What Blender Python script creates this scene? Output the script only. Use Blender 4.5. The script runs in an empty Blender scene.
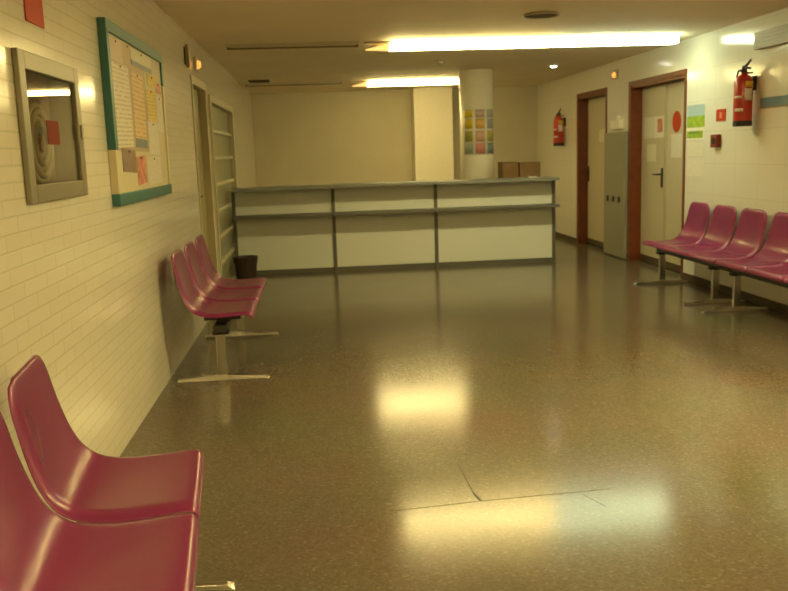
import bpy, bmesh, math, random
from mathutils import Matrix, Vector
random.seed(4)
SC = bpy.context.scene
COL = SC.collection
PI = math.pi

# ------------------------------------------------------------------ materials
def mat(name, color, rough=0.5, metal=0.0, coat=0.0, spec=0.5, emit=None, emit_str=0.0, trans=0.0, noise=0.0, nscale=20.0):
    m = bpy.data.materials.new(name); m.use_nodes = True
    nt = m.node_tree; b = nt.nodes['Principled BSDF']
    c = (color[0], color[1], color[2], 1)
    b.inputs['Base Color'].default_value = c
    b.inputs['Roughness'].default_value = rough
    b.inputs['Metallic'].default_value = metal
    b.inputs['Coat Weight'].default_value = coat
    b.inputs['Coat Roughness'].default_value = 0.12
    b.inputs['Specular IOR Level'].default_value = spec
    b.inputs['Transmission Weight'].default_value = trans
    if emit:
        b.inputs['Emission Color'].default_value = (*emit, 1)
        b.inputs['Emission Strength'].default_value = emit_str
    if noise:
        tc = nt.nodes.new('ShaderNodeTexCoord')
        n = nt.nodes.new('ShaderNodeTexNoise'); n.inputs['Scale'].default_value = nscale
        n.inputs['Detail'].default_value = 4
        r = nt.nodes.new('ShaderNodeValToRGB')
        r.color_ramp.elements[0].position = 0.3; r.color_ramp.elements[1].position = 0.7
        r.color_ramp.elements[0].color = tuple(v*(1-noise) for v in color)+(1,)
        r.color_ramp.elements[1].color = tuple(min(1, v*(1+noise)) for v in color)+(1,)
        nt.links.new(tc.outputs['Object'], n.inputs['Vector'])
        nt.links.new(n.outputs['Fac'], r.inputs['Fac'])
        nt.links.new(r.outputs['Color'], b.inputs['Base Color'])
    return m

def tile_mat(name, c1, c2, mortar, bw, bh, msize, rough, bump, ax='YZ', coat=0.3, offset=0.5):
    m = mat(name, c1, rough, coat=coat)
    nt = m.node_tree; b = nt.nodes['Principled BSDF']
    tc = nt.nodes.new('ShaderNodeTexCoord')
    sp = nt.nodes.new('ShaderNodeSeparateXYZ'); cb = nt.nodes.new('ShaderNodeCombineXYZ')
    nt.links.new(tc.outputs['Object'], sp.inputs[0])
    nt.links.new(sp.outputs[ax[0]], cb.inputs[0]); nt.links.new(sp.outputs[ax[1]], cb.inputs[1])
    br = nt.nodes.new('ShaderNodeTexBrick'); br.offset = offset
    br.inputs['Scale'].default_value = 1
    br.inputs['Brick Width'].default_value = bw; br.inputs['Row Height'].default_value = bh
    br.inputs['Mortar Size'].default_value = msize; br.inputs['Mortar Smooth'].default_value = 0.3
    br.inputs['Bias'].default_value = -0.2
    br.inputs['Color1'].default_value = (*c1, 1); br.inputs['Color2'].default_value = (*c2, 1)
    br.inputs['Mortar'].default_value = (*mortar, 1)
    nt.links.new(cb.outputs[0], br.inputs['Vector'])
    nt.links.new(br.outputs['Color'], b.inputs['Base Color'])
    bp = nt.nodes.new('ShaderNodeBump'); bp.invert = True
    bp.inputs['Strength'].default_value = bump; bp.inputs['Distance'].default_value = 0.003
    nt.links.new(br.outputs['Fac'], bp.inputs['Height'])
    nt.links.new(bp.outputs['Normal'], b.inputs['Normal'])
    return m

def floor_mat():
    m = mat('terrazzo', (.2, .16, .1), 0.17, spec=0.32)
    nt = m.node_tree; b = nt.nodes['Principled BSDF']
    tc = nt.nodes.new('ShaderNodeTexCoord')
    v = nt.nodes.new('ShaderNodeTexVoronoi'); v.inputs['Scale'].default_value = 95
    n = nt.nodes.new('ShaderNodeTexNoise'); n.inputs['Scale'].default_value = 1.3; n.inputs['Detail'].default_value = 3
    r = nt.nodes.new('ShaderNodeValToRGB'); r.color_ramp.interpolation = 'CONSTANT'
    cols = [(.152, .127, .09), (.164, .137, .097), (.14, .117, .083), (.174, .146, .104), (.21, .178, .128), (.147, .123, .086)]
    e = r.color_ramp.elements
    e[0].position = 0; e[0].color = (*cols[0], 1)
    e[1].position = .25; e[1].color = (*cols[1], 1)
    for p, c in ((.45, cols[2]), (.6, cols[3]), (.9, cols[4]), (.95, cols[5])):
        q = e.new(p); q.color = (*c, 1)
    nt.links.new(tc.outputs['Object'], v.inputs['Vector']); nt.links.new(tc.outputs['Object'], n.inputs['Vector'])
    sx = nt.nodes.new('ShaderNodeSeparateColor'); nt.links.new(v.outputs['Color'], sx.inputs[0])
    nt.links.new(sx.outputs[0], r.inputs['Fac'])
    mx = nt.nodes.new('ShaderNodeMix'); mx.data_type = 'RGBA'; mx.blend_type = 'MULTIPLY'
    mx.inputs['Factor'].default_value = 0.35
    nt.links.new(r.outputs['Color'], mx.inputs['A']); nt.links.new(n.outputs['Color'], mx.inputs['B'])
    bc = nt.nodes.new('ShaderNodeBrightContrast'); bc.inputs['Bright'].default_value = 0.0
    nt.links.new(mx.outputs['Result'], bc.inputs['Color'])
    nt.links.new(bc.outputs['Color'], b.inputs['Base Color'])
    n2 = nt.nodes.new('ShaderNodeTexNoise'); n2.inputs['Scale'].default_value = 3
    mr = nt.nodes.new('ShaderNodeMapRange'); mr.inputs['To Min'].default_value = .12; mr.inputs['To Max'].default_value = .19
    nt.links.new(tc.outputs['Object'], n2.inputs['Vector']); nt.links.new(n2.outputs['Fac'], mr.inputs['Value'])
    nt.links.new(mr.outputs['Result'], b.inputs['Roughness'])
    return m

def text_mat(name, paper, ink, rows, duty=.4, axis='Z'):
    """paper with faint rows of illegible print"""
    m = mat(name, paper, .55)
    nt = m.node_tree; b = nt.nodes['Principled BSDF']
    tc = nt.nodes.new('ShaderNodeTexCoord'); sp = nt.nodes.new('ShaderNodeSeparateXYZ')
    nt.links.new(tc.outputs['Object'], sp.inputs[0])
    mu = nt.nodes.new('ShaderNodeMath'); mu.operation = 'MULTIPLY'; mu.inputs[1].default_value = rows
    fr = nt.nodes.new('ShaderNodeMath'); fr.operation = 'FRACT'
    lt = nt.nodes.new('ShaderNodeMath'); lt.operation = 'LESS_THAN'; lt.inputs[1].default_value = duty
    no = nt.nodes.new('ShaderNodeTexNoise'); no.inputs['Scale'].default_value = 30
    gt = nt.nodes.new('ShaderNodeMath'); gt.operation = 'GREATER_THAN'; gt.inputs[1].default_value = .45
    an = nt.nodes.new('ShaderNodeMath'); an.operation = 'MULTIPLY'
    mx = nt.nodes.new('ShaderNodeMix'); mx.data_type = 'RGBA'
    mx.inputs['A'].default_value = (*paper, 1); mx.inputs['B'].default_value = (*ink, 1)
    L = nt.links.new
    L(sp.outputs['Z'], mu.inputs[0]); L(mu.outputs[0], fr.inputs[0]); L(fr.outputs[0], lt.inputs[0])
    L(tc.outputs['Object'], no.inputs['Vector']); L(no.outputs['Fac'], gt.inputs[0])
    L(lt.outputs[0], an.inputs[0]); L(gt.outputs[0], an.inputs[1]); L(an.outputs[0], mx.inputs['Factor'])
    L(mx.outputs['Result'], b.inputs['Base Color'])
    return m

M = {}
M['brick'] = tile_mat('white_glazed_brick', (.80, .76, .66), (.765, .725, .62), (.69, .65, .54), .25, .056, .0035, .18, .35)
M['tile'] = tile_mat('cream_wall_tile', (.80, .77, .68), (.79, .76, .67), (.68, .65, .56), .42, .30, .003, .14, .12, offset=0)
M['plaster'] = mat('painted_plaster', (.62, .58, .45), .6, noise=.03, nscale=3)
M['back_plaster'] = mat('back_wall_paint', (.56, .51, .38), .65, noise=.03, nscale=3)
M['white_plaster'] = mat('column_paint', (.90, .84, .68), .45, noise=.02)
M['ceil'] = mat('ceiling_paint', (.80, .70, .54), .75, noise=.04, nscale=1.5)
M['floor'] = floor_mat()
M['seam'] = mat('dark_seam', (.045, .035, .022), .8)
M['shell'] = mat('plum_plastic', (.215, .024, .105), .27, coat=.15, spec=.42)
M['black'] = mat('black_plastic', (.012, .011, .01), .45)
M['dark_steel'] = mat('dark_painted_steel', (.03, .025, .022), .45)
M['chrome'] = mat('brushed_chrome', (.62, .60, .55), .22, metal=1)
M['alu'] = mat('brushed_aluminium', (.28, .25, .18), .4, metal=.4)
M['desk_grey'] = mat('grey_metal_frame', (.12, .115, .10), .45, metal=.2)
M['desk_panel'] = mat('off_white_laminate', (.68, .70, .64), .45)
M['desk_top'] = mat('grey_laminate_top', (.20, .21, .20), .4)
M['wood_red'] = mat('red_brown_wood', (.16, .036, .010), .4, noise=.2, nscale=12)
M['wood_dark'] = mat('dark_skirting', (.075, .05, .025), .45)
M['door'] = mat('cream_door_laminate', (.56, .50, .35), .42, noise=.02)
M['olive_door'] = mat('olive_door_paint', (.34, .29, .15), .5)
M['cream_frame'] = mat('cream_frame_paint', (.46, .41, .27), .45)
M['bar'] = mat('pale_glazing_bar', (.66, .61, .45), .45)
M['pane'] = mat('frosted_glass', (.40, .40, .24), .35, trans=.25)
M['glass'] = None
M['teal'] = mat('teal_frame_paint', (.035, .15, .15), .4)
M['cream_board'] = mat('cream_board', (.66, .59, .40), .6)
M['red'] = mat('red_paint', (.50, .035, .02), .3, coat=.4)
M['red_sign'] = mat('red_sign', (.46, .045, .012), .5, spec=.15)
M['dark_red'] = mat('dark_red_plastic', (.22, .03, .02), .4)
M['hose_dark'] = mat('brown_cabinet_inside', (.14, .055, .025), .55)
M['hose'] = mat('grey_canvas_hose', (.34, .29, .18), .7)
M['grey_panel'] = mat('grey_green_panel', (.29, .28, .20), .35)
M['card'] = mat('brown_cardboard', (.21, .115, .04), .75, noise=.1, nscale=10)
M['white'] = mat('white_paper', (.78, .74, .64), .55)
M['bin'] = mat('brown_black_plastic', (.035, .02, .014), .5)
M['bag'] = mat('pale_bin_liner', (.6, .58, .48), .35)
M['vent'] = mat('dark_grille', (.06, .045, .03), .6)
M['beige_metal'] = mat('beige_metal', (.42, .37, .25), .5)
M['blue_sign'] = mat('blue_sign', (.10, .17, .22), .4)
M['lamp_body'] = mat('lamp_housing', (.62, .56, .42), .5)
M['lamp_off'] = mat('shadow_line_paint', (.22, .17, .095), .45)
WARM = (1.0, .79, .30); COOL = (.84, 1.0, .62)
LAMP = 39
M['lamp_warm'] = mat('lit_warm_diffuser', (.9, .9, .8), .4, emit=WARM, emit_str=LAMP)
M['lamp_near'] = mat('lit_near_diffuser', (.9, .9, .8), .4, emit=WARM, emit_str=LAMP*2.05)
M['lamp_cool'] = mat('lit_cool_diffuser', (.9, .9, .8), .4, emit=COOL, emit_str=LAMP*.58)
M['lamp_tip'] = mat('dim_tube_end', (.9, .8, .5), .4, emit=(1.0, .55, .15), emit_str=1.3)
M['orange_lamp'] = mat('orange_pilot_lens', (.8, .3, .05), .3, emit=(1, .33, .06), emit_str=1.5)
M['spot'] = mat('lit_spot_lens', (.9, .9, .8), .3, emit=(1, .95, .75), emit_str=25)

def glass_mat():
    m = bpy.data.materials.new('clear_glass'); m.use_nodes = True
    nt = m.node_tree; nt.nodes.clear()
    o = nt.nodes.new('ShaderNodeOutputMaterial'); mx = nt.nodes.new('ShaderNodeMixShader')
    t = nt.nodes.new('ShaderNodeBsdfTransparent'); t.inputs[0].default_value = (.93, .92, .88, 1)
    g = nt.nodes.new('ShaderNodeBsdfGlossy'); g.inputs['Roughness'].default_value = .02
    f = nt.nodes.new('ShaderNodeFresnel'); ge = nt.nodes.new('ShaderNodeNewGeometry'); mr = nt.nodes.new('ShaderNodeMapRange')
    mr.inputs['To Min'].default_value = 1.5; mr.inputs['To Max'].default_value = 1/1.5   # same reflectance from both sides
    nt.links.new(ge.outputs['Backfacing'], mr.inputs['Value']); nt.links.new(mr.outputs['Result'], f.inputs[0])
    nt.links.new(f.outputs[0], mx.inputs[0]); nt.links.new(t.outputs[0], mx.inputs[1]); nt.links.new(g.outputs[0], mx.inputs[2])
    nt.links.new(mx.outputs[0], o.inputs[0])
    return m
M['glass'] = glass_mat()

# ------------------------------------------------------------------ geometry helpers
def box(bm, x0, x1, y0, y1, z0, z1, mi=0):
    vs = [bm.verts.new(p) for p in ((x0,y0,z0),(x1,y0,z0),(x1,y1,z0),(x0,y1,z0),(x0,y0,z1),(x1,y0,z1),(x1,y1,z1),(x0,y1,z1))]
    for f in ((3,2,1,0),(4,5,6,7),(0,1,5,4),(1,2,6,5),(2,3,7,6),(3,0,4,7)):
        fc = bm.faces.new([vs[i] for i in f]); fc.material_index = mi
    return vs

def lathe(bm, prof, cx=0, cy=0, n=24, mi=0):
    rings = []
    for r, z in prof:
        if r < 1e-6: rings.append([bm.verts.new((cx, cy, z))])
        else: rings.append([bm.verts.new((cx+r*math.cos(2*PI*i/n), cy+r*math.sin(2*PI*i/n), z)) for i in range(n)])
    for a, b in zip(rings, rings[1:]):
        for i in range(n):
            j = (i+1) % n
            if len(a) == 1 and len(b) == 1: continue
            if len(a) == 1: f = bm.faces.new((a[0], b[i], b[j]))
            elif len(b) == 1: f = bm.faces.new((a[i], a[j], b[0]))
            else: f = bm.faces.new((a[i], a[j], b[j], b[i]))
            f.material_index = mi

def tube(bm, pts, r, n=10):
    pts = [Vector(p) for p in pts]; rings = []
    for k, p in enumerate(pts):
        d = (pts[min(k+1, len(pts)-1)] - pts[max(k-1, 0)]).normalized()
        a = Vector((0,0,1)) if abs(d.z) < .9 else Vector((1,0,0))
        u = d.cross(a).normalized(); v = d.cross(u)
        rr = r[k] if isinstance(r, (list, tuple)) else r
        rings.append([bm.verts.new(p + rr*(math.cos(2*PI*i/n)*u + math.sin(2*PI*i/n)*v)) for i in range(n)])
    for a, b in zip(rings, rings[1:]):
        for i in range(n):
            bm.faces.new((a[i], a[(i+1) % n], b[(i+1) % n], b[i]))
    bm.faces.new(rings[0][::-1]); bm.faces.new(rings[-1])

def ring(bm, c, R, r, axis='X', n=40, m=8, squash=1.0):
    """torus lying in the plane perpendicular to axis"""
    vs = []
    for i in range(n):
        a = 2*PI*i/n; row = []
        for j in range(m):
            b = 2*PI*j/m; q = R + r*math.cos(b); h = r*math.sin(b)
            if axis == 'X': p = (c[0]+h, c[1]+q*math.cos(a), c[2]+q*math.sin(a)*squash)
            else: p = (c[0]+q*math.cos(a), c[1]+q*math.sin(a), c[2]+h)
            row.append(bm.verts.new(p))
        vs.append(row)
    for i in range(n):
        for j in range(m):
            bm.faces.new((vs[i][j], vs[(i+1)%n][j], vs[(i+1)%n][(j+1)%m], vs[i][(j+1)%m]))

def obj(name, bm, material, parent=None, loc=(0,0,0), bevel=0.0, smooth=False, sub=0, solid=0.0, kind=None, label=None):
    bmesh.ops.recalc_face_normals(bm, faces=bm.faces)
    me = bpy.data.meshes.new(name); bm.to_mesh(me); bm.free()
    for m in (material if isinstance(material, (list, tuple)) else [material]): me.materials.append(m)
    if smooth:
        for p in me.polygons: p.use_smooth = True
    o = bpy.data.objects.new(name, me); COL.objects.link(o); o.location = loc
    if parent: o.parent = parent
    if solid:
        s = o.modifiers.new('solid', 'SOLIDIFY'); s.thickness = solid; s.offset = -1
    if bevel:
        b = o.modifiers.new('bevel', 'BEVEL'); b.width = bevel; b.segments = 2; b.limit_method = 'ANGLE'
    if sub:
        s = o.modifiers.new('sub', 'SUBSURF'); s.levels = sub; s.render_levels = sub
    if kind: o['kind'] = kind
    if label: o['label'] = label
    return o

def bx(name, dims, material, parent=None, bevel=0.0, **k):
    bm = bmesh.new(); box(bm, *dims); return obj(name, bm, material, parent, bevel=bevel, **k)

def tag(o, label, cat, group=None, kind=None):
    o['label'] = label; o['category'] = cat
    if group: o['group'] = group
    if kind: o['kind'] = kind
    return o

def thing(name, label, cat, loc=(0,0,0), rz=0, group=None, kind=None):
    o = bpy.data.objects.new(name, None); COL.objects.link(o)
    o.location = loc; o.rotation_euler = (0, 0, rz); o.empty_display_size = .1
    return tag(o, label, cat, group, kind)

def dup(root, loc, rz=0, label=None, group=None):
    r = root.copy(); COL.objects.link(r); r.location = loc; r.rotation_euler = (0, 0, rz)
    if label: r['label'] = label
    if group: r['group'] = group
    for ch in list(root.children):
        c = ch.copy(); COL.objects.link(c); c.parent = r
        for g in list(ch.children):
            d = g.copy(); COL.objects.link(d); d.parent = c
    return r

def wall_holes(u0, u1, z0, z1, holes):
    """cells (u0,u1,z0,z1) of a wall rectangle left after cutting holes"""
    us = sorted({u0, u1, *[h[0] for h in holes], *[h[1] for h in holes]})
    zs = sorted({z0, z1, *[h[2] for h in holes], *[h[3] for h in holes]})
    out = []
    for a, b in zip(us, us[1:]):
        for c, d in zip(zs, zs[1:]):
            mu, mz = (a+b)/2, (c+d)/2
            if not any(h[0] < mu < h[1] and h[2] < mz < h[3] for h in holes): out.append((a, b, c, d))
    return out

# ------------------------------------------------------------------ room shell
XL, XR, H = -1.01, 3.77, 2.43
Y0, YB = -4.0, 14.6
D1 = (8.66, 10.20); D2 = (11.08, 12.28); DH = 2.09       # right-hand doors
L3 = (7.47, 8.42)                                          # left door
W1 = (8.62, 10.95)                                         # left glazed panel
HC = (3.13, 3.83, 1.29, 1.77)                              # hose cabinet recess

fl = bx('floor', (XL-.8, XR+.4, Y0-.2, YB+.2, -.15, 0), M['floor'])
tag(fl, 'polished brown speckled terrazzo floor of the waiting hall', 'floor', kind='structure')
bm = bmesh.new()
def seam(bm, a, b, w):
    a = Vector((*a, 0)); b = Vector((*b, 0)); d = (b-a).normalized(); n = Vector((-d.y, d.x, 0))*w/2
    v = [bm.verts.new(p + Vector((0, 0, z))) for z in (.0002, .0008) for p in (a-n, b-n, b+n, a+n)]
    for f in ((0,1,2,3),(4,5,6,7),(0,1,5,4),(1,2,6,5),(2,3,7,6),(3,0,4,7)): bm.faces.new([v[i] for i in f])
seam(bm, (.22, 3.215), (.60, 3.255), .002); seam(bm, (.60, 3.255), (1.15, 3.29), .0022); seam(bm, (.60, 3.255), (.585, 3.33), .011)
seam(bm, (.585, 3.33), (.575, 3.70), .004); seam(bm, (1.02, 3.25), (1.07, 3.12), .0015)
obj('seam', bm, M['seam'], fl)

ce = bx('ceiling', (XL-.8, XR+.4, Y0-.2, YB+.2, H, H+.15), M['ceil'])
tag(ce, 'flat cream plaster ceiling above the waiting hall', 'ceiling', kind='structure')

bm = bmesh.new()
for a, b, c, d in wall_holes(Y0, YB, 0, H, [(L3[0], L3[1], 0, 2.10), (W1[0], W1[1], 0, 2.02), HC]):
    box(bm, XL-.16, XL, a, b, c, d)
w = obj('wall_left', bm, M['brick'])
tag(w, 'long left wall of small white glazed bricks', 'wall', kind='structure')

bm = bmesh.new()
for a, b, c, d in wall_holes(Y0, YB, 0, H, [(D1[0], D1[1], 0, DH), (D2[0], D2[1], 0, DH)]):
    box(bm, XR, XR+.2, a, b, c, d)
w = obj('wall_right', bm, M['tile'])
tag(w, 'long right wall of glossy cream tiles with two doors', 'wall', kind='structure')
w = bx('wall_back', (XL-.16, XR+.2, YB, YB+.15, 0, H), M['back_plaster'])
tag(w, 'far olive-beige wall behind the reception counter', 'wall', kind='structure')
w = bx('wall_front', (XL-.16, XR+.2, Y0-.15, Y0, 0, H), M['plaster'])
tag(w, 'plain wall behind the viewer closing the hall', 'wall', kind='structure')
w = bx('wall_pier', (1.62, 2.26, 14.2, YB, 0, H), M['white_plaster'], bevel=.01)
tag(w, 'pale square pier against the far wall, left of the round column', 'pier', kind='structure')
bm = bmesh.new(); lathe(bm, [(0, 0), (.225, 0), (.225, H), (0, H)], n=48)
co = obj('column', bm, M['white_plaster'], loc=(2.15, 11.5, 0))
for p in co.data.polygons: p.use_smooth = abs(p.normal.z) < .5
tag(co, 'round white column rising behind the reception counter with a colourful poster', 'column', kind='structure')

bm = bmesh.new()
for a, b in ((Y0, D1[0]-.04), (D1[1]+.04, D2[0]-.04), (D2[1]+.04, YB)): box(bm, XR-.012, XR, a, b, 0, .07)
b_ = obj('baseboard_right', bm, M['wood_dark'])
tag(b_, 'low dark brown skirting along the right wall', 'skirting', kind='structure')

# room behind the glazed panel
bm = bmesh.new()
box(bm, XL-.75, XL-.65, 8.3, 11.3, 0, H); box(bm, XL-.65, XL-.16, 8.3, 8.4, 0, H); box(bm, XL-.65, XL-.16, 11.2, 11.3, 0, H)
w = obj('wall_side', bm, M['plaster'])
tag(w, 'dim wall of the side room beyond the glazed panel', 'wall', kind='structure')

# ---------------- doors on the right
def handle(parent, y, z, dirn, x, mtl='dark_steel', h=.2):
    bm = bmesh.new(); box(bm, x-.012, x, y-.022, y+.022, z-h/2-.05, z+h/2-.03)
    hp = obj('door_handle', bm, M[mtl], parent, bevel=.003)
    bm = bmesh.new(); tube(bm, [(x-.01, y, z), (x-.05, y, z), (x-.06, y+.02*dirn, z), (x-.06, y+.13*dirn, z-.004)], .010)
    obj('lever', bm, M[mtl], hp, smooth=True)

d1 = thing('door_1', 'cream double door with red-brown frame and lever handle beside the seats', 'door', (0, 0, 0), kind='structure')
XD = XR + .13
bm = bmesh.new()
a, b = D1
box(bm, XR-.012, XD+.06, b-.03, b+.0, 0, DH); box(bm, XR-.012, XR, b, b+.05, 0, DH+.05)
box(bm, XR-.012, XR, a-.035, a, 0, DH+.05); box(bm, XR, XD+.06, a, a+.03, 0, DH)
box(bm, XR-.012, XR, a, b, DH, DH+.05); box(bm, XR, XD+.06, a+.03, b-.03, DH-.03, DH)
obj('door_frame', bm, M['wood_red'], d1)
ys = 9.44
l = bx('door_leaf', (XD, XD+.045, ys+.004, b-.034, .012, DH-.035), M['door'], d1)
bx('kick_strip', (XD-.004, XD, ys+.01, b-.04, .012, .085), M['wood_dark'], l)
bx('meeting_strip', (XD-.012, XD, ys-.02, ys+.03, .012, DH-.04), M['cream_frame'], l)
l = bx('door_leaf', (XD, XD+.045, a+.034, ys-.004, .012, DH-.035), M['door'], d1)
bx('kick_strip', (XD-.004, XD, a+.04, ys-.02, .012, .085), M['wood_dark'], l)
handle(d1, ys+.09, 1.06, 1, XD)

d2 = thing('door_2', 'cream single door with red-brown frame beyond the grey panel', 'door', (0, 0, 0), kind='structure')
bm = bmesh.new(); a, b = D2
box(bm, XR-.012, XD+.06, b-.03, b, 0, DH); box(bm, XR-.012, XR, b, b+.05, 0, DH+.05)
box(bm, XR-.012, XR, a-.035, a, 0, DH+.05); box(bm, XR, XD+.06, a, a+.03, 0, DH)
box(bm, XR-.012, XR, a, b, DH, DH+.05); box(bm, XR, XD+.06, a+.03, b-.03, DH-.03, DH)
obj('door_frame', bm, M['wood_red'], d2)
l = bx('door_leaf', (XD, XD+.045, a+.034, b-.034, .012, DH-.035), M['door'], d2)
bx('kick_strip', (XD-.004, XD, a+.04, b-.04, .012, .085), M['wood_dark'], l)
handle(d2, b-.09, 1.05, -1, XD)

# ---------------- left door and glazed panel
d3 = thing('door_3', 'olive door in the left wall next to the glazed panel', 'door', (0, 0, 0), kind='structure')
bm = bmesh.new(); a, b = L3
box(bm, XL-.12, XL+.012, a, a+.06, 0, 2.10); box(bm, XL-.12, XL+.012, b-.06, b, 0, 2.10); box(bm, XL-.12, XL+.012, a+.06, b-.06, 2.03, 2.10)
obj('door_frame', bm, M['cream_frame'], d3, bevel=.004)
bx('door_leaf', (XL-.10, XL-.055, a+.063, b-.063, .01, 2.028), M['olive_door'], d3)
bm = bmesh.new(); box(bm, XL-.055, XL-.043, a+.10, a+.15, .98, 1.2)
hp = obj('door_handle', bm, M['dark_steel'], d3)
bm = bmesh.new(); tube(bm, [(XL-.045, a+.125, 1.08), (XL-.005, a+.125, 1.08), (XL+.003, a+.145, 1.08), (XL+.003, a+.25, 1.08)], .010)
obj('lever', bm, M['dark_steel'], hp, smooth=True)

w1 = thing('window_1', 'tall glazed panel of stacked frosted panes in the left wall', 'window', (0, 0, 0), kind='structure')
a, b = W1
bm = bmesh.new()
box(bm, XL-.12, XL+.02, a, a+.10, 0, 2.02); box(bm, XL-.12, XL+.02, b-.08, b, 0, 2.02)
box(bm, XL-.12, XL+.02, a+.10, b-.08, 1.95, 2.02); box(bm, XL-.12, XL+.02, a+.10, b-.08, 0, .06)
obj('window_frame', bm, M['cream_frame'], w1, bevel=.004)
zs = [.06+ i*(1.95-.06)/7 for i in range(8)]
for i in range(1, 7):
    bx('glazing_bar', (XL-.07, XL-.01, a+.10, b-.08, zs[i]-.016, zs[i]+.016), M['bar'], w1)
for i in range(7):
    bx('pane', (XL-.05, XL-.042, a+.10, b-.08, zs[i]+(.016 if i else 0), zs[i+1]-(.016 if i < 6 else 0)), M['pane'], w1)

# ------------------------------------------------------------------ beam seating
def prof_eval(P, t):
    """Catmull-Rom through P"""
    n = len(P)-1; s = t*n; i = min(int(s), n-1); u = s-i
    g = lambda k: Vector(P[max(0, min(n, k))])
    p0, p1, p2, p3 = g(i-1), g(i), g(i+1), g(i+2)
    return .5*((2*p1) + (-p0+p2)*u + (2*p0-5*p1+4*p2-p3)*u*u + (-p0+3*p1-3*p2+p3)*u**3)

PROF = [(-.270, .818), (-.260, .828), (-.246, .815), (-.230, .75), (-.209, .66), (-.182, .57), (-.150, .508), (-.110, .473), (-.055, .457), (.03, .452), (.11, .454), (.170, .456), (.203, .452), (.219, .436), (.221, .412)]
def shell_mesh():
    bm = bmesh.new(); NT, NS = 44, 22
    rows = []
    L = 0; pts = [prof_eval(PROF, .5*(i/NT) + .25*(1-math.cos(PI*i/NT))) for i in range(NT+1)]
    lens = [0]
    for p, q in zip(pts, pts[1:]): lens.append(lens[-1]+(q-p).length)
    T = lens[-1]
    for i, p in enumerate(pts):
        d = (pts[min(i+1, NT)]-pts[max(i-1, 0)]).normalized()
        nrm = Vector((-d.y, d.x))      # up / forward side of the shell
        s_ = lens[i]; back = max(0, min(1, (T*.5 - s_)/(T*.30)))
        w = .263 - .030*back
        r = .12; e = s_                                   # rounded top corners
        if e < r: w -= r*(1-math.sqrt(max(0, 1-(1-e/r)**2)))*1.0
        r = .022; e = T - s_
        if e < r: w -= r*(1-math.sqrt(max(0, 1-(1-e/r)**2)))*.7
        row = []
        for j in range(NS+1):
            s = -1 + 2*j/NS
            s = math.copysign(abs(s)**.75, s)
            y = s*w
            mid = math.sin(PI*min(1, max(0, s_/T)))
            off = -.013*(1-s*s)*mid
            edge = max(0, (abs(s)-.78)/.22)
            off -= .022*edge**2*mid**.3
            row.append(bm.verts.new((p.x + nrm.x*off, y, p.y + nrm.y*off)))
        rows.append(row)
    for a, b in zip(rows, rows[1:]):
        for j in range(NS): bm.faces.new((a[j], a[j+1], b[j+1], b[j]))
    return bm

def make_bench(label, loc, rz, seats, legs, beam):
    t = thing('beam_seating', label, 'seating', loc, rz, 'rows of plum plastic seats')
    global SHELL
    for k, y in enumerate(seats):
        if SHELL is None:
            SHELL = obj('seat', shell_mesh(), M['shell'], t, loc=(0, y, 0), smooth=True, solid=.007, sub=1)
            s = SHELL
        else:
            s = SHELL.copy(); COL.objects.link(s); s.parent = t; s.location = (0, y, 0)
        bm = bmesh.new(); box(bm, -.10, .13, y-.10, y-.065, .385, .405); box(bm, -.10, .13, y+.065, y+.10, .385, .405); box(bm, -.02, .06, y-.10, y+.10, .372, .386)
        obj('seat_bracket', bm, M['black'], t)
    bx('beam', (-.03, .05, beam[0], beam[1], .325, .372), M['dark_steel'], t, bevel=.006)
    for y in legs:
        bm = bmesh.new()
        box(bm, -.028, .032, y-.017, y+.017, .04, .325)
        # splayed flat foot bar: thick in the middle, thin rounded tips
        sec = [(-.285, .012), (-.27, .02), (-.05, .036), (0, .044), (.05, .036), (.27, .020), (.295, .012)]
        prev = None
        for x, z in sec:
            cur = [bm.verts.new((x, y-.022, 0)), bm.verts.new((x, y+.022, 0)), bm.verts.new((x, y+.014, z)), bm.verts.new((x, y-.014, z))]
            if prev:
                for q in range(4): bm.faces.new((prev[q], prev[(q+1) % 4], cur[(q+1) % 4], cur[q]))
            else: bm.faces.new(cur)
            prev = cur
        bm.faces.new(prev)
        lg = obj('leg', bm, M['chrome'], t, bevel=.003)
        bx('clamp', (-.045, .058, y-.03, y+.03, .30, .324), M['black'], lg, bevel=.004)
    return t
SHELL = None
PT = .535
make_bench('plum plastic seats at the near left, beside the glass hose cabinet', (-.56, 2.005, 0), .10, (PT, 0, -PT), (.66, -.66), (-.76, .76))
make_bench('small row of red-plum seats on the left wall below the notice board\'s far end', (-.66, 6.11, 0), 0, (-PT, 0, PT), (-.67, .70), (-.76, .78))
make_bench('row of plum seats on the right wall beside the cream double door', (3.44, 7.57, 0), PI, (-.525, 0, .525), (-.80, .38), (-.84, .74))
make_bench('row of plum seats on the right wall below the hanging fire extinguisher', (3.44, 5.98, 0), PI, (-.525, 0, .525), (-.82, .55), (-.83, .76))

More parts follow.
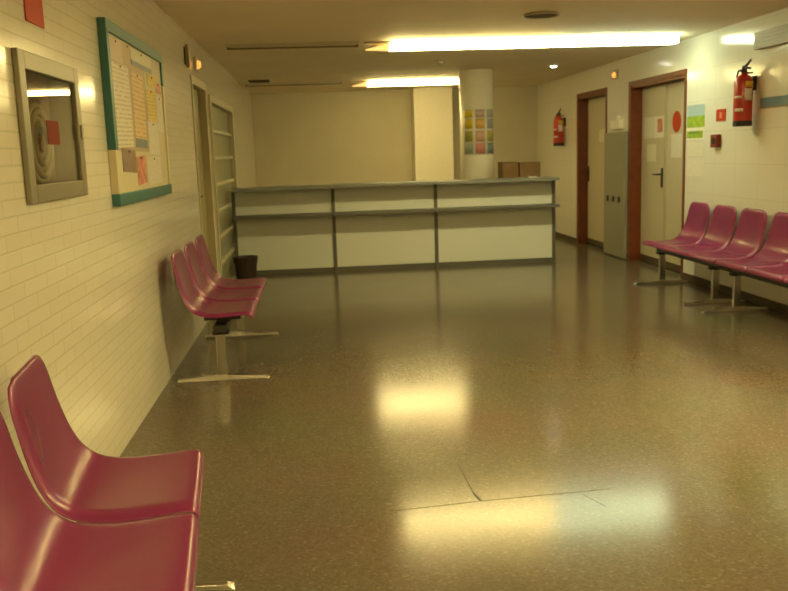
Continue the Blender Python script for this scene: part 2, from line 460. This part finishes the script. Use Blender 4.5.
# ------------------------------------------------------------------ reception counter
rc = thing('reception_counter', 'long grey framed reception counter with off-white panels in three bays', 'counter', (0, 0, 0))
YF = 10.40
xs = [-1.0, .18, 1.42, 2.88]
for i in range(3):
    bx('front_panel', (xs[i]+.02, xs[i+1]-.02, YF, YF+.03, .055, .69), M['desk_panel'], rc)
    bx('upper_panel', (xs[i]+.02, xs[i+1]-.02, YF, YF+.03, .725, 1.01), M['desk_panel'], rc)
    bx('lower_ledge', (xs[i]+.004, xs[i+1]+(.012 if i == 2 else -.004), YF-.25, YF+.02, .69, .725), M['desk_grey'], rc, bevel=.004)
    z = 1.012 + .006*(i == 1)
    bx('counter_top', (xs[i]+.003, xs[i+1]-.003+(.01 if i == 2 else 0), YF-.25, YF+.22, z, z+.036), M['desk_top'], rc, bevel=.004)
    bx('plinth', (xs[i]+.02, xs[i+1]-.02, YF+.005, YF+.03, 0, .055), M['desk_grey'], rc)
for x in xs:
    bx('post', (x-.02, x+.02, YF-.02, YF+.05, 0, 1.01), M['desk_grey'], rc, bevel=.003)
bx('side_panel', (2.85, 2.878, YF+.05, YF+.72, 0, 1.01), M['desk_panel'], rc)
bx('worktop', (-.98, 2.85, YF+.03, YF+.75, .72, .75), M['desk_top'], rc)

# things on the counter
def carton(label, x0, x1, y0, y1, z, h):
    t = thing('cardboard_box', label, 'box', ((x0+x1)/2, (y0+y1)/2, z), 0, 'cardboard boxes behind the counter')
    w, d = (x1-x0)/2, (y1-y0)/2
    bx('carton', (-w, w, -d, d, 0, h), M['card'], t, bevel=.004)
    bx('flap', (-w, -.003, -d, d, h, h+.004), M['card'], t); bx('flap', (.003, w, -d, d, h, h+.004), M['card'], t)
    return t
carton('brown cardboard box behind the counter, next to the round column', 2.33, 2.52, 10.72, 11.05, .75, .485)
carton('wider brown cardboard box behind the counter, away from the round column', 2.535, 2.80, 10.70, 11.05, .75, .475)
bm = bmesh.new(); tube(bm, [(2.29, 10.47, 1.0485+.006), (2.42, 10.50, 1.0485+.006)], .006, 8)
# white pad near the counter's right end
nb = thing('note_pad', 'tiny white note pad on top of the counter near its right end', 'note pad', (2.60, 10.34, 1.048))
bm.free()
bx('sheets', (-.05, .05, -.035, .035, 0, .014), M['white'], nb, bevel=.002)
bx('binding', (-.05, .05, .030, .037, 0, .017), M['desk_grey'], nb)

wb = thing('waste_bin', 'dark brown waste bin in front of the counter\'s left end', 'bin', (-.87, 10.04, 0))
bm = bmesh.new(); lathe(bm, [(0, .004), (.105, .0), (.112, .01), (.135, .25), (.142, .252), (.142, .27), (.132, .27), (.125, .245), (.103, .02), (0, .02)], n=28)
obj('bin_body', bm, M['bin'], wb, smooth=False)
bm = bmesh.new(); lathe(bm, [(.134, .19), (.1435, .252), (.1445, .272), (.133, .273), (.12, .21)], n=28)
obj('bin_rim', bm, M['bin'], wb)

# ------------------------------------------------------------------ hose cabinet
hc = thing('hose_cabinet', 'grey framed glass fire hose cabinet set in the brick wall', 'fire hose cabinet', (XL, (HC[0]+HC[1])/2, (HC[2]+HC[3])/2))
hw, hh = (HC[1]-HC[0])/2, (HC[3]-HC[2])/2
bm = bmesh.new()
box(bm, -.105, -.098, -hw+.002, hw-.002, -hh+.002, hh-.002)
for s in (-1, 1):
    box(bm, -.098, -.003, s*hw-.008*(s > 0)-.002*s, s*hw+.008*(s < 0)-.002*s, -hh+.002, hh-.002)
    box(bm, -.098, -.003, -hw+.01, hw-.01, s*hh-.008*(s > 0)-.002*s, s*hh+.008*(s < 0)-.002*s)
obj('cabinet_box', bm, M['hose_dark'], hc)
bm = bmesh.new(); fw = .065; e = .025
box(bm, .001, .022, -hw-e, -hw-e+fw, -hh-e, hh+e); box(bm, .001, .022, hw+e-fw, hw+e, -hh-e, hh+e)
box(bm, .001, .022, -hw-e+fw, hw+e-fw, -hh-e, -hh-e+fw); box(bm, .001, .022, -hw-e+fw, hw+e-fw, hh+e-fw, hh+e)
obj('cabinet_frame', bm, M['alu'], hc, bevel=.004)
bx('glass_pane', (.006, .010, -hw-e+fw, hw+e-fw, -hh-e+fw, hh+e-fw), M['glass'], hc)
bm = bmesh.new()
for k in range(5): ring(bm, (-.060+.010*(k % 2), .02, -.05), .050+.024*k, .0125, 'X', 48, 8, 1.0)
hs = obj('hose_reel', bm, M['hose'], hc, smooth=True)
bm = bmesh.new(); tube(bm, [(-.097, .02, -.05), (-.04, .02, -.05)], .03, 18); obj('hub', bm, M['dark_red'], hs)
STK = mat('faded_red_sticker', (.20, .03, .012), .6, spec=.1)
bx('red_sticker', (.0102, .0112, -.09, .06, -.055, .035), STK, hc)
bm = bmesh.new(); box(bm, .022, .032, hw+e-.045, hw+e-.02, -.03, .03); obj('latch', bm, M['chrome'], hc, bevel=.003)

# red sign above the hose cabinet
s = bx('fire_sign', (XL+.001, XL+.006, 3.29, 3.50, 1.91, 2.13), M['red_sign'], bevel=.001)
tag(s, 'red fire hose sign on bricks above the glass cabinet', 'sign')

# ------------------------------------------------------------------ notice board
nb = thing('notice_board', 'big teal-framed notice board covered with papers on the brick wall', 'notice board', (XL, 0, 0))
a, b, c, d = 4.36, 5.90, 1.185, 2.085
bx('backing', (.001, .03, a+.055, b-.055, c+.055, d-.055), M['cream_board'], nb)
bx('top_rail', (.001, .042, a, b, d-.06, d), M['teal'], nb, bevel=.004)
bx('bottom_rail', (.001, .042, a, b, c, c+.06), M['teal'], nb, bevel=.004)
bx('near_stile', (.001, .042, a, a+.055, 1.46, d-.0605), M['teal'], nb, bevel=.004)
bx('cream_stile', (.001, .040, a, a+.055, c+.0605, 1.4595), M['cream_board'], nb, bevel=.004, label='cream lower stretch of the frame')  # lower stretch in cream instead of teal
bx('far_stile', (.001, .042, b-.055, b, 1.88, d-.0605), M['teal'], nb, bevel=.004)
bx('cream_stile', (.001, .040, b-.055, b, c+.0605, 1.8795), M['cream_board'], nb, bevel=.004, label='cream lower stretch of the frame')

T_LIST = text_mat('printed_list', (.74, .68, .55), (.55, .47, .36), 45)
T_FINE = text_mat('fine_print_sheet', (.76, .71, .60), (.66, .61, .5), 70)
T_ORANGE = text_mat('orange_tinted_sheet', (.74, .54, .26), (.55, .36, .15), 40)
T_YEL = text_mat('yellow_sheet', (.75, .58, .10), (.55, .4, .06), 50, .3)
PINK = mat('pinkish_sheet', (.62, .50, .42), .5); BROWN = mat('brown_photo', (.26, .17, .12), .35, noise=.3, nscale=25)
BLUEG = mat('blue_grey_sheet', (.16, .19, .22), .45); REDP = mat('red_pink_picture', (.62, .22, .14), .45, noise=.4, nscale=18)
CREAM = mat('cream_sheet', (.74, .68, .50), .5)
def note(label, y0, y1, z0, z1, m, lift=0.0, tilt=0, band=None):
    bm = bmesh.new(); w, h = (y1-y0)/2, (z1-z0)/2
    box(bm, 0, .0012, -w, w, -h, h)
    o = obj('paper_notice', bm, m)
    o.location = (XL+.0305+lift, (y0+y1)/2, (z0+z1)/2); o.rotation_euler = (math.radians(tilt), 0, 0)
    tag(o, label, 'paper', 'papers pinned on the notice board')
    if band:
        bb, bmname = band
        bm = bmesh.new(); box(bm, .0012, .0018, -w, w, -h, -h+bb); obj('printed_band', bm, bmname, o)
    bm = bmesh.new(); lathe(bm, [(0, 0), (.006, 0), (.006, .003), (0, .005)], 0, 0, 10)
    bmesh.ops.rotate(bm, verts=bm.verts, cent=(0,0,0), matrix=Matrix.Rotation(PI/2, 3, 'Y'))
    bmesh.ops.translate(bm, verts=bm.verts, vec=(.0012, 0, h-.012)); obj('pin', bm, M['dark_red'], o)
    return o
TAN = mat('tan_poster', (.50, .37, .22), .5)
note('large tan poster on the board\'s near half, behind the printed list', 4.425, 5.30, 1.455, 2.02, TAN, -.0002)
note('pinkish blank sheet in the notice board\'s upper near corner', 4.44, 4.72, 1.90, 2.012, PINK, .002)
note('tall white printed list below the pinkish blank sheet', 4.45, 4.83, 1.475, 1.895, T_LIST, .0025, 1)
note('wide cream heading strip under the board\'s teal top rail', 4.93, 5.52, 1.925, 2.015, CREAM, .002, 0, (.025, BLUEG))
note('orange-tinted sheet with a blue-grey foot, middle of the board', 4.90, 5.22, 1.475, 1.885, T_ORANGE, .0015, -1, (.05, BLUEG))
note('small bright yellow slip near the board\'s far upper corner', 5.36, 5.62, 1.845, 1.91, T_YEL, .003)
note('red-pink slip at the far edge beside the small yellow slip', 5.63, 5.80, 1.82, 1.885, REDP, .001)
note('large yellow sheet below the small yellow slip', 5.30, 5.60, 1.64, 1.825, T_YEL, .001, 1)
note('narrow white sheet at the board\'s far edge beside yellow', 5.62, 5.83, 1.58, 1.80, T_FINE)
note('white fine-print sheet below the large yellow sheet', 5.27, 5.60, 1.44, 1.63, T_FINE, .0015, -1)
note('brown photo hanging under the tall printed list', 4.53, 4.86, 1.345, 1.465, BROWN, .001, -2)
note('red-pink picture low on the board beside the brown photo', 4.88, 5.12, 1.275, 1.43, REDP, .0015, 3)
note('cream sheet low on the board right of the red-pink picture', 5.16, 5.62, 1.265, 1.425, T_FINE, .001, 1)

# small projecting sign over the left door, and its pilot lamp
s = thing('projecting_sign', 'small dark plate projecting from the left wall before the door', 'sign', (XL, 7.22, 2.22))
bx('plate', (.01, .038, -.006, .006, -.09, .09), M['olive_door'], s, bevel=.002)
bx('bracket', (.0005, .011, -.02, .02, -.07, .07), M['dark_steel'], s)
def pilot(label, loc, rz):
    t = thing('pilot_lamp', label, 'lamp', loc, rz, 'orange pilot lamps over the doors')
    bx('base', (.0005, .02, -.09, .09, -.055, .055), M['cream_frame'], t, bevel=.006)
    bm = bmesh.new(); lathe(bm, [(.036, 0), (.034, .014), (.024, .026), (0, .031)], n=18)
    bmesh.ops.rotate(bm, verts=bm.verts, cent=(0,0,0), matrix=Matrix.Rotation(PI/2, 3, 'Y'))
    bmesh.ops.translate(bm, verts=bm.verts, vec=(.02, 0, -.005))
    obj('lens', bm, M['orange_lamp'], t, smooth=True)
pilot('orange pilot lamp over the olive left door', (XL, 7.85, 2.22), 0)
pilot('orange pilot lamp high on the right wall between the two doors', (XR, 10.72, 2.27), PI)

# ------------------------------------------------------------------ right wall fittings
def extinguisher(label, loc, sc=1.0):
    t = thing('fire_extinguisher', label, 'fire extinguisher', loc, 0, 'red fire extinguishers on the right wall')
    bm = bmesh.new(); lathe(bm, [(0, .03), (.074, .03), (.078, .05), (.078, .36), (.072, .395), (.05, .425), (.022, .44), (.022, .455), (0, .455)], n=32)
    body = obj('cylinder_body', bm, M['red'], t, smooth=True)
    bm = bmesh.new(); lathe(bm, [(0, 0), (.072, 0), (.080, .006), (.080, .045), (.076, .05), (0, .05)], n=32); obj('base_ring', bm, M['black'], t)
    def band(z0, z1, a0, a1, m, nm):
        bm = bmesh.new(); n = 12; lo = []; hi = []
        for i in range(n+1):
            a = a0+(a1-a0)*i/n
            lo.append(bm.verts.new((.0785*math.cos(a), .0785*math.sin(a), z0))); hi.append(bm.verts.new((.0785*math.cos(a), .0785*math.sin(a), z1)))
        for i in range(n): bm.faces.new((lo[i], lo[i+1], hi[i+1], hi[i]))
        obj(nm, bm, m, body, smooth=True, solid=.0008)
    band(.325, .375, PI*1.42, PI*1.75, YELL, 'yellow_label'); band(.215, .315, PI*1.40, PI*1.68, M['white'], 'instruction_label')
    band(.125, .15, PI*1.05, PI*1.36, M['white'], 'white_label'); band(.235, .255, PI*1.02, PI*1.3, M['white'], 'white_label')
    bm = bmesh.new(); lathe(bm, [(0, .455), (.028, .455), (.028, .475), (.016, .485), (.016, .505), (0, .505)], n=18); obj('valve', bm, M['dark_steel'], t)
    bm = bmesh.new(); tube(bm, [(0, .01, .495), (0, -.05, .51), (0, -.115, .545)], [.012, .012, .009]); tube(bm, [(0, .0, .48), (0, -.06, .485), (0, -.11, .475)], [.010, .010, .008])
    obj('lever_handles', bm, M['dark_steel'], t, smooth=True)
    bm = bmesh.new(); tube(bm, [(.0, .02, .478), (-.01, .08, .47), (-.01, .105, .42), (-.01, .098, .30), (-.01, .094, .16), (-.01, .094, .10)], .009); obj('hose', bm, M['black'], t, smooth=True)
    bm = bmesh.new(); box(bm, .070, .100, -.03, .03, .30, .42); box(bm, .02, .075, -.015, .015, .44, .455); obj('wall_bracket', bm, M['dark_steel'], t)
    return t
YELL = mat('yellow_label', (.75, .45, .03), .5)
extinguisher('red fire extinguisher hanging above the row of plum seats', (XR-.101, 7.25, 1.525))
extinguisher('red fire extinguisher past both right-hand doors near the far wall', (XR-.101, 12.95, 1.42))

def call_point(nm, label, y0, y1, z0, z1, m, cat):
    t = thing(nm, label, cat, (XR, (y0+y1)/2, (z0+z1)/2), PI)
    w, h = (y1-y0)/2, (z1-z0)/2
    return t, w, h
t, w, h = call_point('red_plate', 'upper small red plate on tiles beside the green poster', 7.76, 7.95, 1.59, 1.70, None, 'sign')
bx('plate', (.0005, .006, -w, w, -h, h), M['red_sign'], t, bevel=.002); bx('white_mark', (.006, .0066, -w*.25, w*.25, -h*.5, h*.5), mat('faded_red', (.60, .2, .12), .5), t)
t, w, h = call_point('alarm_button', 'dark red alarm box on tiles below the small red plate', 7.82, 8.00, 1.35, 1.47, None, 'alarm button')
bx('alarm_box', (.0005, .045, -w*.75, w*.75, -h, h), M['dark_red'], t, bevel=.006); bx('button_plate', (.045, .048, -w*.4, w*.4, -h*.5, h*.5), M['black'], t)

SKYB = mat('poster_sky', (.36, .47, .52), .45); GRN = mat('poster_green', (.28, .42, .03), .45, noise=.25, nscale=14); GRN2 = mat('poster_dark_green', (.16, .28, .04), .45)
ps = thing('landscape_poster', 'green and sky-blue landscape poster on tiles beside the double door', 'poster', (XR, 8.40, 1.60), PI)
bx('sheet', (.0005, .002, -.20, .20, -.17, .17), M['white'], ps)
bx('sky_picture', (.002, .0026, -.20, .20, .06, .17), SKYB, ps)
bx('meadow_picture', (.002, .0026, -.20, .20, -.05, .06), GRN, ps)
bx('green_strip', (.002, .0026, -.20, .17, -.155, -.085), GRN, ps)
bx('dark_green_patch', (.0026, .0031, -.16, .08, -.115, -.085), GRN2, ps)
def sheet(label, y0, y1, z0, z1, m, X=XR, grp=None, cat='paper'):
    o = bx('paper_notice', (-.0015, -.0003, -(y1-y0)/2, (y1-y0)/2, -(z1-z0)/2, (z1-z0)/2), m)
    o.location = (X, (y0+y1)/2, (z0+z1)/2); tag(o, label, cat, grp); return o
sheet('white printed sheet on tiles right under the landscape poster', 8.21, 8.59, 1.265, 1.405, T_FINE)
sheet('white printed sheet lowest on tiles, above the first seat\'s backrest', 8.20, 8.58, 1.07, 1.25, T_FINE)
sheet('white sheet with pale print on the far leaf of the double door', 9.80, 10.10, 1.47, 1.71, T_FINE, XD)
o = sheet('white sheet with a red picture on the double door beside its middle', 9.51, 9.79, 1.47, 1.71, M['white'], XD)
bm = bmesh.new(); box(bm, -.0021, -.0015, -.11, .04, -.06, .09); obj('red_picture', bm, REDP, o)
sheet('pale square sheet lower on the far leaf of the double door', 9.72, 10.0, 1.20, 1.40, CREAM, XD)
sg = thing('prohibition_sign', 'round red sign on the near leaf of the double door', 'sign', (XD, 9.16, 1.63), PI)
bm = bmesh.new(); lathe(bm, [(0, 0), (.115, 0), (.115, .002), (0, .002)], n=32)
bmesh.ops.rotate(bm, verts=bm.verts, cent=(0,0,0), matrix=Matrix.Rotation(PI/2, 3, 'Y')); bmesh.ops.translate(bm, verts=bm.verts, vec=(.0006, 0, 0)); obj('red_disc', bm, M['red_sign'], sg)
sheet('white sheet on the near leaf below the round red sign', 9.02, 9.30, 1.25, 1.50, T_FINE, XD)
sheet('small pale sheet on the single door far down the right wall', 11.45, 11.75, 1.45, 1.62, CREAM, XD)

gp = thing('wall_cabinet', 'tall grey-green metal cabinet front between the two right-hand doors', 'cabinet', (XR, 10.645, 0), PI)
bx('cabinet_body', (.0005, .045, -.375, .375, .015, 1.56), M['grey_panel'], gp, bevel=.004)
for k in (-1, 0, 1):
    bm = bmesh.new(); box(bm, .045, .062, k*.21-.022, k*.21+.022, .70, .77); obj('latch', bm, M['dark_steel'], gp, bevel=.004)
ll = thing('lit_wall_block', 'small white block added as the lit wall just above the grey-green cabinet', 'lit wall block', (XR, 10.60, 1.60), PI)  # pale block added where the wall is only brightly lit
bx('lit_block', (.0005, .06, -.16, .16, 0, .11), M['white_plaster'], ll, bevel=.006); bx('lit_block_top', (.0005, .02, -.03, .03, .11, .16), M['white_plaster'], ll)

vb = thing('air_grille', 'beige slatted air grille high on the right wall under the ceiling', 'air grille', (XR, 6.72, 2.225), PI)
bx('grille_box', (.0005, .05, -.48, .48, -.07, .07), M['beige_metal'], vb, bevel=.004)
for k in range(4): bx('slat', (.05, .058, -.46, .46, -.052+.03*k, -.038+.03*k), M['beige_metal'], vb)
bs = thing('blue_wall_sign', 'long blue strip sign on the right wall beyond the extinguisher', 'sign', (XR, 6.63, 1.715), PI)
bx('sign_plate', (.0005, .012, -.5, .5, -.037, .037), M['blue_sign'], bs, bevel=.002); bx('lower_edge', (.0005, .014, -.5, .5, -.048, -.0375), M['alu'], bs)

# poster wrapped on the column
cp = thing('column_poster', 'poster of coloured squares wrapped around the white column', 'poster', (2.15, 11.5, 1.62))
def wrap(bm, R, a0, a1, z0, z1, n=10):
    lo = []; hi = []
    for i in range(n+1):
        a = a0+(a1-a0)*i/n
        lo.append(bm.verts.new((R*math.cos(a), R*math.sin(a), z0))); hi.append(bm.verts.new((R*math.cos(a), R*math.sin(a), z1)))
    for i in range(n): bm.faces.new((lo[i], lo[i+1], hi[i+1], hi[i]))
A0, A1 = math.radians(-150), math.radians(-30)
bm = bmesh.new(); wrap(bm, .2265, A0, A1, -.28, .31, 20); obj('sheet', bm, M['white'], cp, smooth=True, solid=-.0006)
PC = [(.72, .56, .03), (.55, .40, .33), (.50, .50, .42), (.70, .55, .04), (.72, .45, .12), (.38, .42, .38), (.38, .36, .06), (.66, .38, .24), (.55, .48, .10), (.33, .35, .26), (.60, .22, .18), (.25, .33, .34)]
zr = [(.20, .30), (.055, .185), (-.11, .03), (-.265, -.13)]
k = 0
for r_, (z0, z1) in enumerate(zr):
    for c_ in range(3):
        w_ = (A1-A0)/3; bm = bmesh.new()
        wrap(bm, .2276, A0+w_*c_+w_*.12, A0+w_*(c_+1)-w_*.12, z0, z1, 6)
        obj('coloured_square', bm, mat('poster_square', PC[k], .5), cp, smooth=True, solid=-.0005); k += 1

# ------------------------------------------------------------------ ceiling fittings
def lamp(label, x0, x1, y, diff, tip=False, unlit=False):
    t = thing('ceiling_light', label, 'ceiling light', ((x0+x1)/2, y, H), 0, 'fluorescent strip lights on the ceiling')
    w = (x1-x0)/2
    hb = .10 if unlit or diff is M['lamp_near'] else .06
    bx('housing', (-w, w, -hb, hb, -.022 if not unlit else -.006, -.0005), M['lamp_body'], t)
    if diff is M['lamp_near']:
        for q in (-1, 1): bx('added_baffle', (-w, w, q*.082-.005, q*.082+.005, -.092, -.0222), M['lamp_body'], t)  # unseen baffles added to stop the near lamps lighting sideways
    if unlit:
        bx('channel_lip', (-w, w, .085, .10, -.030, -.0062), M['lamp_off'], t)  # dark colour paints the shadow line along the unlit strip
        bx('dark_tube', (-w+.03, w-.03, -.015, .015, -.022, -.0062), M['lamp_body'], t)
        return t
    x_ = -w+.012 + (.22 if tip else 0)
    bx('diffuser', (x_, w-.012, -.075, .075, -.078, -.0222), diff, t, bevel=.008)
    if tip:
        bm = bmesh.new()
        v = [bm.verts.new(p) for p in ((-w+.012, -.01, -.073), (-w+.012, .01, -.073), (-w+.012, .01, -.066), (-w+.012, -.01, -.066), (x_-.001, -.07, -.077), (x_-.001, .07, -.077), (x_-.001, .07, -.0225), (x_-.001, -.07, -.0225))]
        for f in ((0,1,2,3),(7,6,5,4),(0,1,5,4),(1,2,6,5),(2,3,7,6),(3,0,4,7)): bm.faces.new([v[i] for i in f])
        obj('dim_end', bm, M['lamp_tip'], t)
    if diff is M['lamp_near']:
        for q in (-1, 1): bx('end_cap', (q*w-.0055, q*w+.0055, -.076, .076, -.09, -.0222), M['lamp_body'], t)
    return t
R1, R2 = 8.32, 12.62
lamp('lit warm strip light over the hall, left half of the front pair', .50, 2.298, R1, M['lamp_warm'], True)
lamp('lit cool white strip light reaching the right wall, in front of the double door', 2.30, 3.53, R1, M['lamp_cool'])
lamp('unlit strip in line left of the long bright pair', -.78, .45, R1, M['lamp_off'], unlit=True)
lamp('lit strip light behind the counter, ending at the round column', .55, 2.14, R2, M['lamp_warm'], True)
lamp('unlit strip behind the counter at the left wall, near the dark ceiling grille', -.95, .42, R2, M['lamp_off'], unlit=True)
for y in (4.0, -.3):
    for x0, x1, m in ((-.9, .66, 'lamp_near'), (.72, 2.29, 'lamp_near'), (2.30, 3.745, 'lamp_near')):
        if y > 0 and x0 < 0: continue
        lamp('lit warm strip light over the near seats, out of view overhead', x0, x1, y, M[m])

dl = thing('spotlight', 'small round lit spotlight in the ceiling before the right wall', 'spotlight', (3.04, 10.95, H))
bm = bmesh.new(); lathe(bm, [(.045, -.0005), (.075, -.0005), (.075, -.012), (.06, -.02), (.045, -.02)], n=28); obj('trim_ring', bm, M['lamp_body'], dl)
bm = bmesh.new(); lathe(bm, [(0, -.035), (.03, -.031), (.045, -.012), (.045, -.002), (0, -.002)], n=24); obj('bulb', bm, M['spot'], dl, smooth=True)
sp = thing('ceiling_speaker', 'round dark grille in the ceiling nearest the viewer', 'ceiling speaker', (1.80, 6.84, H))
bm = bmesh.new(); lathe(bm, [(0, -.012), (.12, -.012), (.12, -.0005), (0, -.0005)], n=32); obj('grille', bm, M['vent'], sp)
bm = bmesh.new(); ring(bm, (0, 0, -.009), .135, .0085, 'Z', 40, 8); obj('rim', bm, M['beige_metal'], sp, smooth=True)
sd = thing('smoke_detector', 'small round smoke detector on the ceiling between the two lit strips', 'smoke detector', (1.48, 10.16, H))
bm = bmesh.new(); lathe(bm, [(0, -.045), (.03, -.045), (.045, -.032), (.055, -.012), (.055, -.0005), (0, -.0005)], n=24); obj('housing', bm, M['beige_metal'], sd, smooth=True)
bm = bmesh.new(); lathe(bm, [(0, -.05), (.012, -.05), (.014, -.0452), (0, -.0452)], n=12); obj('sensor', bm, M['black'], sd)
cv = thing('ceiling_grille', 'dark rectangular vent grille in the ceiling near the far left', 'ceiling vent', (-.72, 12.15, H))
bx('grille_frame', (-.14, .14, -.14, .14, -.010, -.0005), M['vent'], cv)
for k in range(5): bx('slat', (-.13, .13, -.115+.05*k, -.09+.05*k, -.018, -.0105), M['vent'], cv)

# ------------------------------------------------------------------ camera
Rw = [[0.9954432255252023, -0.047348007446406846, 0.0827704714667988], [-0.08935122575532947, -0.15998984538059516, 0.9830664310366382], [-0.03330380176498325, -0.985982462098565, -0.16349141023934696]]
cam = bpy.data.cameras.new('camera'); co = bpy.data.objects.new('camera', cam); COL.objects.link(co)
cam.sensor_width = 36; cam.lens = 860/788*36; cam.clip_start = .05
cam.dof.use_dof = True; cam.dof.focus_distance = 2.7; cam.dof.aperture_fstop = 7.0
m3 = Matrix([[Rw[i][0], -Rw[i][1], -Rw[i][2]] for i in range(3)])
co.matrix_world = Matrix.Translation((0, 0, 1.40)) @ m3.to_4x4()
SC.camera = co

wd = bpy.data.worlds.new('world'); SC.world = wd; wd.use_nodes = True
wd.node_tree.nodes['Background'].inputs[0].default_value = (.02, .018, .012, 1)

SC.view_settings.view_transform = 'Standard'; SC.view_settings.look = 'None'
SC.view_settings.gamma = 1; SC.view_settings.use_curve_mapping = False
SC.view_settings.exposure = 0.08
SC.cycles.use_denoising = True
SC.cycles.max_bounces = 10; SC.cycles.diffuse_bounces = 6
SC.cycles.sample_clamp_indirect = 6
